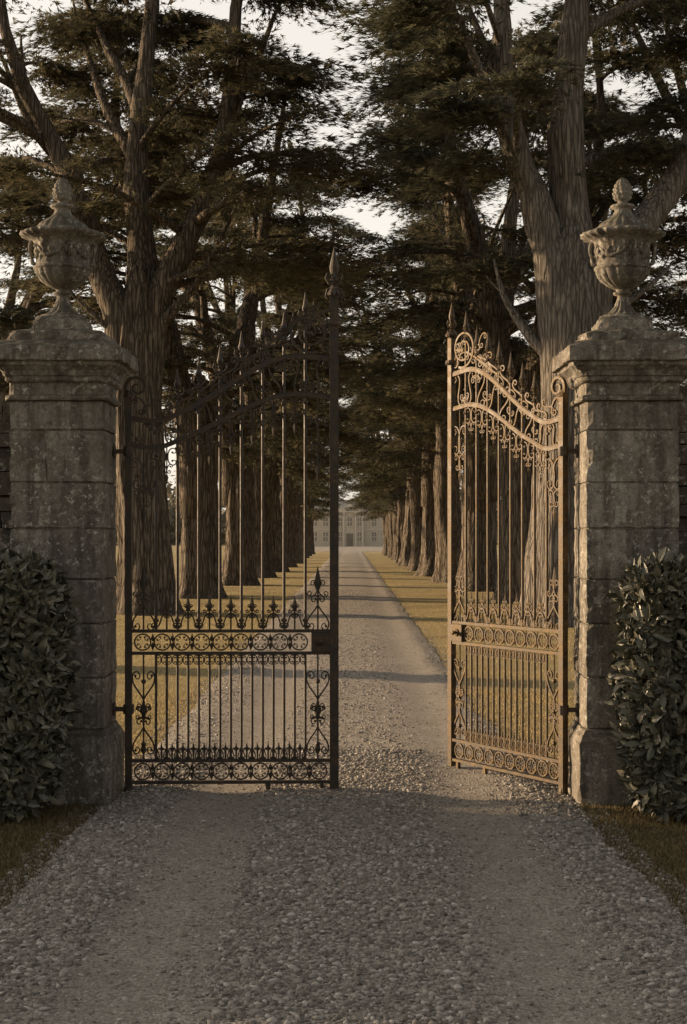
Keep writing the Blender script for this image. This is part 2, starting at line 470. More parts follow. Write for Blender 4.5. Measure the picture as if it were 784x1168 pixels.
def make_urn(x, y, rz):
    e = empty('stone_urn', (x,y,2.995), rz, 'lichened stone urn with lid, handles and carved swags on pillar', 'urn', 'stone urns on the gate pillars')
    mb = MB()
    rect_loft(mb,0,0,.18,.18,[(0,-.01),(0,.03),(0,.065),(-.008,.075),(-.03,.10)],seg=.04,amp=.010,seed=x)
    mb.obj('urn_base', M_URN, e)
    z0 = 3.005
    prof = [(.150,3.09),(.152,3.105),(.145,3.12),(.130,3.125),(.104,3.135),(.074,3.155),(.052,3.185),(.041,3.215),(.036,3.24),(.036,3.255),(.058,3.262),(.060,3.275),(.038,3.283),(.042,3.29),(.070,3.305),(.104,3.325),(.134,3.35),(.155,3.38),(.167,3.41),(.169,3.418),(.182,3.423),(.182,3.438),(.168,3.444),(.165,3.47),(.163,3.50),(.163,3.53),(.166,3.56),(.175,3.582),(.192,3.602),(.218,3.617),(.246,3.627),(.264,3.638),(.265,3.652),(.246,3.660)]
    pf = []
    for i in range(len(prof)-1):
        (r0,a0),(r1,a1) = prof[i],prof[i+1]
        m = max(1,int(abs(a1-a0)/.007))
        for j in range(m): pf.append((r0+(r1-r0)*j/m, a0+(a1-a0)*j/m))
    pf.append(prof[-1])
    def gad(r, z, a):
        z += z0
        if 3.295 < z < 3.415: r = r*(1+.10*abs(math.sin(8*a)))-.007
        if 3.12 < z < 3.22: r = r*(1+.06*math.sin(16*a))
        if z > 3.622: r = r*(1+.03*math.sin(24*a))
        if 3.45 < z < 3.59:
            m = math.sin((z-3.45)/.14*pi)
            r += .040*m*max(0,mnoise.noise(Vector((math.cos(a)*r*38,math.sin(a)*r*38,z*30+x)))+.05)
        v = mnoise.noise(Vector((math.cos(a)*r*22,math.sin(a)*r*22,z*22+x)))+.8*mnoise.noise(Vector((math.cos(a)*r*55,math.sin(a)*r*55,z*55+x)))
        return r+.0045*v
    mb = MB()
    mb.lathe([(r,z-z0) for r,z in pf], 168, mod=gad)
    for k in range(4):
        a0 = k*pi/2+.3
        pts = []; rr = []
        for i in range(23):
            t = i/22; a = a0+.16+(pi/2-.32)*t; z = 3.56-.065*math.sin(pi*t)-z0
            rad = .166
            pts.append((rad*math.cos(a),rad*math.sin(a),z)); rr.append(.006+.006*math.sin(pi*t)+.005*(i%2))
        mb.tube(pts, rr, 8)
        for j in range(-1,2):
            am = a0+.09*j
            mb.tube([(.166*math.cos(am),.166*math.sin(am),3.575-z0),(.176*math.cos(am),.176*math.sin(am),3.53-z0),(.166*math.cos(am),.166*math.sin(am),3.465-z0+.025*abs(j))],[.009,.009,.004],6)
        mb.tube([(.158*math.cos(a0),.158*math.sin(a0),3.565-z0),(.186*math.cos(a0),.186*math.sin(a0),3.57-z0)],[.022,.012],8)
    mb.obj('urn_body', M_URN, e, smooth=True)
    for sx in (-1,1):
        hb = MB()
        pts = []
        for i in range(17):
            t = i/16; a = -1.2+t*3.9
            pts.append((sx*(.182+.024*math.cos(a)+.008*t),0,3.55+.055*math.sin(a)-z0))
        hb.tube(pts,[.014-.005*abs(2*i/16-1) for i in range(17)],7)
        hb.tube([(sx*.166,0,3.45-z0),(sx*.190,0,3.462-z0),(sx*.198,0,3.50-z0)],[.013,.015,.011],7)
        hb.obj('handle', M_URN, e, smooth=True)
    mb = MB()
    lid = [(.236,3.658),(.226,3.668),(.190,3.674),(.166,3.682),(.150,3.697),(.136,3.716),(.116,3.733),(.090,3.748),(.070,3.764),(.058,3.784),(.051,3.804),(.050,3.816),(.074,3.822),(.080,3.832),(.072,3.842),(.042,3.848),(.031,3.858),(.031,3.868)]
    fz = [(.044,3.876),(.053,3.888),(.045,3.897),(.056,3.908),(.058,3.918),(.048,3.927),(.055,3.938),(.053,3.949),(.043,3.957),(.048,3.966),(.044,3.977),(.034,3.984),(.036,3.993),(.026,4.004),(.018,4.011),(.004,4.022)]
    def lm(r,z,a):
        z += z0
        if 3.69 < z < 3.78: r *= 1+.10*abs(math.sin(9*a))
        if z > 3.875: r *= 1+.16*abs(math.sin(5*a+math.floor((z-3.876)/.03)*.6))
        return r+.004*mnoise.noise(Vector((math.cos(a)*9,math.sin(a)*9,z*30)))
    mb.lathe([(r,z-z0) for r,z in lid+fz], 72, mod=lm)
    mb.obj('lid', M_URN, e, smooth=True)
make_urn(-1.862, 9.59, .12)
make_urn(1.760, 9.59, -.1)

# ------------------------------------------------------------------ dry stone walls
def make_wall(x0, x1, seed, label):
    rnd = random.Random(seed); e = MB()
    z = -.05
    while z < 2.42:
        h = rnd.uniform(.08,.16); x = x0+rnd.uniform(-.1,0)
        while x < x1:
            L = rnd.uniform(.15,.42)
            a0 = max(x,x0); a1 = min(x+L-.008,x1)
            if a1-a0 > .04:
                for yside in (0,1):
                    j = rnd.uniform(-.025,.02)
                    ya, yb = (9.50+j, 9.745) if yside == 0 else (9.75, 9.98-j)
                    q = [Vector((a0,ya,z)),Vector((a1,ya,z)),Vector((a1,yb,z)),Vector((a0,yb,z)),Vector((a0,ya,z+h-.007)),Vector((a1,ya,z+h-.007)),Vector((a1,yb,z+h-.007)),Vector((a0,yb,z+h-.007))]
                    q = [p+Vector((rnd.uniform(-.01,.01),rnd.uniform(-.014,.014),rnd.uniform(-.008,.008))) for p in q]
                    e.add(q,[(0,3,2,1),(4,5,6,7),(0,1,5,4),(1,2,6,5),(2,3,7,6),(3,0,4,7)])
            x += L
        z += h
    x = x0
    while x < x1-.05:
        L = rnd.uniform(.07,.14); hh = rnd.uniform(.12,.19); lean = rnd.uniform(-.03,.03)
        a1 = min(x+L-.01,x1)
        q = [Vector((x,9.52,z)),Vector((a1,9.52,z)),Vector((a1,9.96,z)),Vector((x,9.96,z)),Vector((x+lean,9.56,z+hh)),Vector((a1+lean,9.56,z+hh)),Vector((a1+lean,9.92,z+hh)),Vector((x+lean,9.92,z+hh))]
        e.add(q,[(0,3,2,1),(4,5,6,7),(0,1,5,4),(1,2,6,5),(2,3,7,6),(3,0,4,7)])
        x += L
    e.box(x0+.02,x1-.02,9.56,9.92,-.05,z)
    o = e.obj('boundary_wall', M_WALL)
    tag(o, label=label, category='stone wall', group='dry stone walls flanking the gateway')
make_wall(-20,-2.165,1,'dark dry stone boundary wall beside the gate pillar')
make_wall(2.09,12,2,'dark dry stone boundary wall beside the gate pillar')

# ------------------------------------------------------------------ gates
def curl(kind, turns=1.2, n=56, pw=1.0, B=0.0):
    A = turns*2*pi*(pw+1)
    s = np.linspace(-1,1,n)
    if kind == 'S': kap = A*np.sign(s)*np.abs(s)**pw
    else: kap = A*np.abs(s)**pw + B
    ds = s[1]-s[0]
    th = np.concatenate([[0],np.cumsum((kap[1:]+kap[:-1])/2*ds)])
    th -= (th[n//2]+th[n//2-1])/2; th += pi/2
    x = np.concatenate([[0],np.cumsum(np.cos((th[:-1]+th[1:])/2)*ds)]); z = np.concatenate([[0],np.cumsum(np.sin((th[:-1]+th[1:])/2)*ds)])
    p = np.stack([x,z],1)
    p -= (p.max(0)+p.min(0))/2
    if kind == 'S':
        i0, i1 = n//5, n-1-n//5
        d = p[i1]-p[i0]; a = pi/2-math.atan2(d[1],d[0]); R = np.array([[math.cos(a),-math.sin(a)],[math.sin(a),math.cos(a)]])
        p = p@R.T
    p -= (p.max(0)+p.min(0))/2
    p /= (p[:,1].max()-p[:,1].min())
    return p
def put(mb, p, u, z, rot=0, fx=1, fz=1, r=.006, w=1, n=4):
    q = p*np.array([fx*w,fz]); c, s = math.cos(rot), math.sin(rot)
    pts = [(u+a*c-b*s, 0, z+a*s+b*c) for a,b in q]
    N = len(pts); rr = [r*.82*(.6+.4*math.sin(pi*i/(N-1))) for i in range(N)]
    mb.tube(pts, rr, n, rot=pi/4, up=(0,1,0), flat=1.4)
    for e_ in (0,-1): ball(mb, pts[e_], r*1.1)
def ball(mb, c, r):
    mb.lathe([(r*.4,-r*.9),(r*.9,-r*.45),(r,0),(r*.9,r*.45),(r*.4,r*.9)], 6, c[0],c[1],c[2])
def leafspear(mb, u, z, h, w, up=1):
    v = [(u,0,z),(u-w*.5,0,z+up*h*.35),(u,-.008,z+up*h*.4),(u+w*.5,0,z+up*h*.35),(u,.008,z+up*h*.4),(u,0,z+up*h)]
    f = [(0,1,2),(0,2,3),(0,3,4),(0,4,1),(5,2,1),(5,3,2),(5,4,3),(5,1,4)]
    mb.add(v,f)

def zl(t):
    a = max(0,min(1,(t-.10)/.72)); e = a*a*(3-2*a)
    return 2.285 - .02*math.sin(min(1,t/.25)*pi)*1 + .335*e - .02*max(0,(t-.85)/.15)
def zu(t):
    a = max(0,min(1,(t-.12)/.70)); e = a*a*(3-2*a)
    return 2.46 - .02*math.sin(min(1,t/.25)*pi) + .41*e - .02*max(0,(t-.85)/.15)

def make_gate(loc, rz, W, top, label, side, M_IRON):
    k = W/1.35
    e = empty('iron_gate', loc, rz, label, 'gate', 'pair of wrought iron gate leaves')
    mb = MB()
    mb.box(-.022,.022,-.022,.022,.02,2.60)
    mb.lathe([(.032,2.60),(.034,2.615),(.022,2.63),(.018,2.645)],8)
    mb.lathe([(.03,.0),(.03,.03),(.026,.05)],10)
    sw = .029 if side > .9 else .022
    mb.box(W-sw,W+sw,-sw,sw,.03,top)
    mb.lathe([(.044,0),(.048,.012),(.036,.03),(.030,.04)],12,W,0,top)
    mb.lathe([(.044,0),(.048,.012),(.042,.03)],12,W,0,top-.20)
    for z in (.08,.222,.925,1.07):
        mb.box(.021,W-sw+.002,-.017,.017,z-.010,z+.010)
    for fn, r in ((zl,.016),(zu,.018)):
        mb.tube([(W*i/48,0,fn(i/48)) for i in range(49)], r, 4, rot=pi/4, up=(0,1,0), flat=1.15)
        mb.tube([(W*i/48,0,fn(i/48)+r) for i in range(49)], .0040, 4, rot=pi/4, up=(0,1,0), flat=4.0)
    mb.box(.9*k,.93*k,-.012,.012,.0,.08); mb.box(W-.012-.08,W-.08+.012,-.012,.012,-.01,.08)
    mb.obj('frame', M_IRON, e)
    ub = [(.18+.14*i)*k for i in range(8)]
    for i, u in enumerate(ub):
        t = u/W; ztop = zu(t)+.10 if i not in (0,) else zu(t)+.03
        if i == 7: ztop += .12
        b = MB()
        b.tube([(0,0,1.07),(0,0,ztop)], .0100, 6)
        b.lathe([(.016,0),(.019,.01),(.016,.02)],8,0,0,zl(t)-.06)
        b.lathe([(.016,0),(.019,.01),(.016,.02)],8,0,0,1.13)
        b.obj('bar', M_IRON, e, loc=(u,0,0))
    bb = MB(); bb.tube([(0,0,.222),(0,0,.925)], .0088, 6)
    me = None
    for i in range(15):
        u = (.18+.07*i)*k
        if me is None:
            o = bb.obj('bar', M_IRON, e, loc=(u,0,0)); me = o.data
        else:
            o = bpy.data.objects.new('bar', me); COL.objects.link(o); o.parent = e; o.location = (u,0,0)
    fin = MB()
    fin.lathe([(.010,0),(.019,.008),(.019,.018),(.009,.028),(.008,.05),(.016,.058),(.009,.068),(.017,.085),(.022,.10),(.014,.13),(.008,.17),(.001,.215)],8)
    for s_ in (-1,1):
        fin.tube([(0,0,.030),(s_*.026,0,.032),(s_*.046,0,.058),(s_*.040,0,.086),(s_*.024,0,.084),(s_*.026,0,.068)],[.006,.006,.005,.005,.004,.004],5)
        fin.tube([(0,0,.026),(s_*.022,0,.018),(s_*.036,0,-.004),(s_*.026,0,-.020),(s_*.015,0,-.010)],[.005,.005,.005,.004,.004],5)
    fme = None
    for i, u in enumerate(ub[1:]):
        t = u/W
        if fme is None: o = fin.obj('spear_finial', M_IRON, e); fme = o.data
        else:
            o = bpy.data.objects.new('spear_finial', fme); COL.objects.link(o); o.parent = e
        o.location = (u,0,zu(t)+.095)
        if i == 6: o.location.z += .12
    b = MB()
    b.lathe([(.028,0),(.032,.01),(.018,.03),(.014,.05),(.028,.06),(.028,.072),(.016,.085),(.026,.12),(.031,.15),(.022,.195),(.010,.245),(.001,.29)],10)
    for a in range(4):
        ca, sa = math.cos(a*pi/2), math.sin(a*pi/2)
        b.tube([(0,0,.03),(ca*.035,sa*.035,.045),(ca*.055,sa*.055,.08),(ca*.045,sa*.045,.11),(ca*.03,sa*.03,.10),(ca*.034,sa*.034,.085)],[.009,.009,.008,.006,.005,.004],5)
        b.tube([(0,0,.02),(ca*.045,sa*.045,.005),(ca*.055,sa*.055,-.04),(ca*.042,sa*.042,-.06),(ca*.036,sa*.036,-.045)],[.008,.008,.007,.005,.004],5)
    o = b.obj('post_finial', M_IRON, e, loc=(W,0,top+.035))
    o.scale = (side,side,side)
    rg = MB(); R = .053*k
    rg.tube([(R*math.cos(2*pi*i/24),0,R*math.sin(2*pi*i/24)) for i in range(24)], .0066, 4, closed=True, rot=pi/4, up=(0,1,0), flat=1.4)
    Cq = curl('C',.85,pw=1.2,B=.8)
    for a_ in range(4):
        a = a_*pi/2+pi/4
        put(rg, Cq*.034, (R-.020)*math.cos(a), (R-.020)*math.sin(a), rot=a+pi, r=.0040)
    rme = None
    NR = 10; u0 = .03; du = (W-.064)/NR
    for z in (.151,.9975):
        for i in range(NR):
            u = u0-.002+du*(i+.5)
            if z > .5 and u > W-.15: continue
            if rme is None: o = rg.obj('ring', M_IRON, e); rme = o.data
            else:
                o = bpy.data.objects.new('ring', rme); COL.objects.link(o); o.parent = e
            o.location = (u,0,z)
    # --- scrollwork
    mb = MB()
    C = curl('C',1.0,pw=1.3,B=.9); Sx = curl('S',1.15,pw=1.25); C2 = curl('C',.8,pw=1.2,B=.6)
    for z in (.151,.9975):
        for i in range(1,NR):
            u = u0+du*i
            if z > .5 and u > W-.2: continue
            leafspear(mb,u,z,.06,.028); leafspear(mb,u,z,.06,.028,-1)
    for i in range(14):
        u = (.18+.07*(i+.5))*k
        for s_ in (-1,1):
            put(mb, C2*.058, u+s_*.017*k, .882, fx=-s_, r=.0055)
            put(mb, Sx*.075, u+s_*.018*k, .268, rot=s_*.3, fx=s_, r=.0055)
        mb.tube([(u,0,.225),(u,0,.31),(u,0,.34)],[.005,.008,.001],5)
    for i in range(7):
        um = (.18+.14*(i+.5))*k
        for s_ in (-1,1):
            put(mb, Sx*.135, um+s_*.040*k, 1.138, rot=s_*.95, fx=s_, r=.008)
            put(mb, C2*.055, um+s_*.022*k, 1.215, rot=s_*.4, fx=-s_, r=.0065)
        mb.tube([(um,0,1.07),(um,0,1.20)],.006,5)
        leafspear(mb,um,1.18,.13,.036)
        t = um/W; zz = zl(t)
        for s_ in (-1,1):
            put(mb, C2*.11, um+s_*.034*k, zz-.072, rot=0, fx=-s_, r=.0068)
            put(mb, C2*.06, um+s_*.018*k, zz-.15, rot=-s_*.3, fx=-s_, r=.0056)
        mb.tube([(um,0,zz),(um,0,zz-.19)],.0045,5)
        leafspear(mb,um,zz-.18,.08,.024,-1)
    for uc in (.098*k, W-.108*k):
        uo = 2.10 if uc < .5 else 2.38
        for s_ in (-1,1):
            put(mb, Sx*.23, uc+s_*.034*k, 1.19, rot=s_*.12, fx=-s_, r=.0085, w=.8)
            put(mb, C*.11, uc+s_*.030*k, 1.345, rot=s_*.3, fx=-s_, r=.007)
            put(mb, Sx*.26, uc+s_*.034*k, .675, rot=-s_*.10, fx=s_, r=.0085, w=.75)
            put(mb, Sx*.24, uc+s_*.034*k, .385, rot=s_*.10, fx=-s_, r=.0085, w=.75)
            put(mb, C*.085, uc+s_*.028*k, .535, fx=-s_, r=.0066)
            put(mb, C*.20, uc+s_*.036*k, uo, rot=-s_*.1, fx=-s_, r=.008, w=.8)
            put(mb, C*.11, uc+s_*.024*k, uo-.16, rot=-s_*.2, fx=-s_, r=.0066)
        mb.tube([(uc,0,1.07),(uc,0,1.33)],.006,5); leafspear(mb,uc,1.31,.19,.050)
        mb.tube([(uc,0,.225),(uc,0,.925)],.006,5); mb.tube([(uc,0,zl(uc/W)),(uc,0,uo-.22)],.005,5)
        leafspear(mb,uc,.50,.12,.05); leafspear(mb,uc,.60,.12,.05,-1); leafspear(mb,uc,.25,.12,.04)
        leafspear(mb,uc,uo-.20,.15,.035,-1)
        for z in (.33,.54,.74): ball(mb,(uc,0,z),.017)
    nb = 9
    for i in range(nb):
        t = (i+.5)/nb*.955+.02; u = W*t; zc = (zl(t)+zu(t))/2; hh = zu(t)-zl(t)-.035
        sl_ = math.atan2(zu(t+.02)-zu(t-.02), .04*W)
        fx = 1 if i % 2 else -1
        put(mb, Sx*(hh*1.16), u, zc, rot=sl_+fx*.45, fx=fx, r=.0095, w=1.25)
        put(mb, C*(hh*.46), u-W/nb*.48, zc+fx*hh*.25, rot=sl_+(pi/2)*fx, r=.0075)
        ball(mb,(u-W/nb*.5,0,zc),.012)
    cre = [(.17,.11),(.27,.13),(.38,.145),(.49,.165),(.60,.185),(.70,.20)]
    for j,(t, h) in enumerate(cre):
        u = W*t; zz = zu(t)+.03
        sl_ = math.atan2(zu(t+.02)-zu(t-.02), .04*W)
        put(mb, Sx*h*1.2, u, zz+h*.36, rot=sl_-1.0, r=.0100)
        put(mb, C*h*.62, u+.062, zz+h*.30, rot=sl_+pi/2, r=.0080)
    pts = []; rr = []
    cx, cz = W-.160*k, zu(.88)+.165
    for i in range(80):
        s_ = i/79; a = -pi*.62+s_*2*pi*2.1; rad = .125*(1-s_)**.85+.014
        pts.append((cx-rad*math.cos(a)*1.0,0,cz+rad*math.sin(a))); rr.append(.0110*(1-.45*s_))
    mb.tube(pts, rr, 4, rot=pi/4, up=(0,1,0), flat=1.4); ball(mb,pts[-1],.018)
    def arcz(s_): return zu(.56)+.07+(top-.10-zu(.56)-.07)*math.sin(min(1,max(0,s_))*pi/2)**1.2
    mb.tube([(W*.56+(W*.42)*s_,0,arcz(s_)) for s_ in np.linspace(0,1,24)], .0100, 4, rot=pi/4, up=(0,1,0))
    put(mb, C*.11, cx-.01, top-.155, rot=pi/2, r=.0085); put(mb, C*.10, W-.075, top-.16, rot=.3, r=.0075)
    put(mb, Sx*.17, W-.065, zu(.95)+.13, rot=.2, r=.0080)
    put(mb, C*.11, W*.70, zu(.70)+.23, rot=.6, r=.0075)
    for t, h in ((.70,.09),(.80,.10),(.90,.11)):
        leafspear(mb, W*t, arcz((t-.56)/.42)-.01, h, .028)
        for s_ in (-1,1): put(mb, C2*.06, W*t+s_*.02, arcz((t-.56)/.42)+.03, rot=-s_*.3, fx=-s_, r=.0055)
    pts = []; rr = []
    for i in range(50):
        s_ = i/49; a = pi*1.0-s_*2*pi*1.35; rad = .062*(1-s_)+.012
        pts.append((.055+rad*math.cos(a),0,2.665+rad*math.sin(a))); rr.append(.014*(1-.45*s_))
    mb.tube([(-.005,0,2.44),(-.012,0,2.55)]+pts, [.015,.015]+rr, 4, rot=pi/4, up=(0,1,0), flat=1.2)
    put(mb, C*.12, .075, 2.545, rot=.5, r=.010); put(mb, Sx*.14, .15, 2.545, rot=-.9, r=.009)
    mb.obj('scrollwork', M_IRON, e)
    b = MB()
    b.box(W-.150,W-sw+.002,-.024,.024,.937,1.058)
    b.obj('lock_case', M_IRON, e)
    for s_ in (-1,1):
        b = MB()
        b.tube([(W-.095,s_*.022,1.0),(W-.095,s_*.045,1.0),(W-.095,s_*.062,1.0)],[.009,.009,.018],10)
        b.tube([(W-.095+.02*math.cos(q),s_*.027,1.0+.02*math.sin(q)) for q in np.linspace(0,2*pi,16,endpoint=False)],.008,5,closed=True)
        b.tube([(W-.095,s_*.0225,1.0),(W-.095,s_*.029,1.0)],.022,12)
        b.obj('handle', M_IRON, e, smooth=True)
    return e
gl = make_gate((-1.452,9.70,.0), math.radians(1.2), 1.345, 3.27, 'closed dark wrought iron gate leaf with scrollwork, in shade', 1.0, M_IRON_SHADE)
gr = make_gate((1.385,9.655,.0), math.atan2(1.065,-.652), 1.25, 3.13, 'open rusty wrought iron gate leaf glowing gold in low sun', .75, M_IRON_RUST)
def hinge(parent, wx, wy, px, z):
    b = MB(); d = 1 if px > wx else -1
    b.tube([(0,0,z-.03),(0,0,z+.03)], .036, 10)
    inv = Matrix.Rotation(-parent.rotation_euler[2],3,'Z')
    pts = [inv@Vector((0,0,z)), inv@Vector(((px-wx)+d*.03,0,z))]
    b.tube(pts, .020, 4, rot=pi/4)
    q = inv@Vector(((px-wx)-d*.012,0,z)); q2 = inv@Vector(((px-wx)+d*.008,0,z))
    b.tube([q,q2], .045, 8)
    b.obj('hinge', M_IRON_SHADE, parent)
for z in (2.245,.56): 
    hinge(gl,-1.452,9.70,-1.55,z); hinge(gr,1.385,9.655,1.48,z)

# ------------------------------------------------------------------ laurel hedges
def make_hedge(x0, x1, y0, y1, H, seed, n, label):
    r_ = np.random.default_rng(seed)
    cx, cy, cz = (x0+x1)/2, (y0+y1)/2, H/2; hx, hy, hz = (x1-x0)/2, (y1-y0)/2, H/2
    area = np.array([hy*hz,hx*hz,hx*hy]); 
    ax = r_.choice(3, size=n, p=area/area.sum()); sgn = r_.choice([-1,1],size=n)
    q = r_.uniform(-1,1,(n,3)); q[np.arange(n),ax] = sgn
    e = 9.0
    nr = (np.abs(q)**e).sum(1)**(1/e); q = q/nr[:,None]
    nrm = np.sign(q)*np.abs(q)**(e-1)/np.array([hx,hy,hz]); nrm /= np.linalg.norm(nrm,axis=1)[:,None]
    pos = q*np.array([hx,hy,hz])
    lump = np.array([mnoise.noise(Vector((a*3.2+seed,b*3.2,c*3.2))) for a,b,c in pos])
    lump2 = np.array([mnoise.noise(Vector((a*9+seed,b*9,c*9))) for a,b,c in pos])
    low = np.clip((-pos[:,2]/hz-.35),0,1)
    pos = pos + nrm*(lump*.06+lump2*.035 + r_.uniform(-.08,.022,n) - low*.12)[:,None]
    pos += np.array([cx,cy,cz])
    pos[:,2] = np.maximum(pos[:,2],.03)
    d = nrm*r_.uniform(.10,.7,(n,1)) + r_.normal(0,.55,(n,3)) + np.array([0,0,.25])
    d /= np.linalg.norm(d,axis=1)[:,None]
    t = r_.normal(size=(n,3)); s = np.cross(d, nrm+.4*t); s /= np.linalg.norm(s,axis=1)[:,None]
    up = np.cross(s,d)
    L = r_.uniform(.055,.110,(n,1)); Wd = L*r_.uniform(.17,.24,(n,1))
    fold = up*Wd*.45; droop = -up*L*.14
    v = np.stack([pos, pos+d*L*.3+s*Wd*.85+fold*.8, pos+d*L*.62+s*Wd*.9+fold*.9+droop*.35, pos+d*L+droop,
                  pos+d*L*.62-s*Wd*.9+fold*.9+droop*.35, pos+d*L*.3-s*Wd*.85+fold*.8, pos+d*L*.32, pos+d*L*.64+droop*.35],1)
    vv = [tuple(x) for x in v.reshape(-1,3)]; mb = MB()
    mb.v = vv
    for i in range(n):
        o = i*8
        mb.f += [(o,o+1,o+6),(o+1,o+2,o+7,o+6),(o+2,o+3,o+7),(o,o+6,o+5),(o+6,o+7,o+4,o+5),(o+7,o+3,o+4)]
    mb.m = [0]*len(mb.f)
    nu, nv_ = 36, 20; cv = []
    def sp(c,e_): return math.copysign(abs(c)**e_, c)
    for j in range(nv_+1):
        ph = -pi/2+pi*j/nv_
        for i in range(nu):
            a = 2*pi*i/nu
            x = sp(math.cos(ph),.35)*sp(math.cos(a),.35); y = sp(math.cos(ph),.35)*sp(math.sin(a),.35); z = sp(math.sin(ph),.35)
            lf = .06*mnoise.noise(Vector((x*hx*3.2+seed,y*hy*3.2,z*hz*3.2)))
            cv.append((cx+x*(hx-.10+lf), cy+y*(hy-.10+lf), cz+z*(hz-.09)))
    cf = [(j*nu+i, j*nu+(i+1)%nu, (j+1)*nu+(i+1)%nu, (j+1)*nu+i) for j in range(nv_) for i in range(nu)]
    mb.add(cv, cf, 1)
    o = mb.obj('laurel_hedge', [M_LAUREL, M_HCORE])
    tag(o, label=label, category='hedge', group='clipped laurel hedges beside the gate pillars')
make_hedge(-3.7,-1.77,8.60,9.24,1.50,3,24000,'dense glossy laurel hedge clipped against the shaded pillar')
make_hedge(1.68,3.6,8.60,9.24,1.50,8,24000,'dense glossy laurel hedge clipped against the sunlit pillar')

# ------------------------------------------------------------------ trees
def limb_path(p0, az, el0, el1, L, n, wob, rnd, pw=1.0):
    pts = [Vector(p0)]; p = Vector(p0); a = az
    for i in range(n):
        t = (i+.5)/n; el = el0+(el1-el0)*t**pw + rnd.gauss(0,wob*.5); a += rnd.gauss(0,wob)
        p = p + Vector((math.cos(a)*math.cos(el), math.sin(a)*math.cos(el), math.sin(el)))*(L/n)
        pts.append(p.copy())
    return pts
def at(pts, t):
    x = t*(len(pts)-1); i = min(int(x),len(pts)-2); return pts[i].lerp(pts[i+1], x-i)

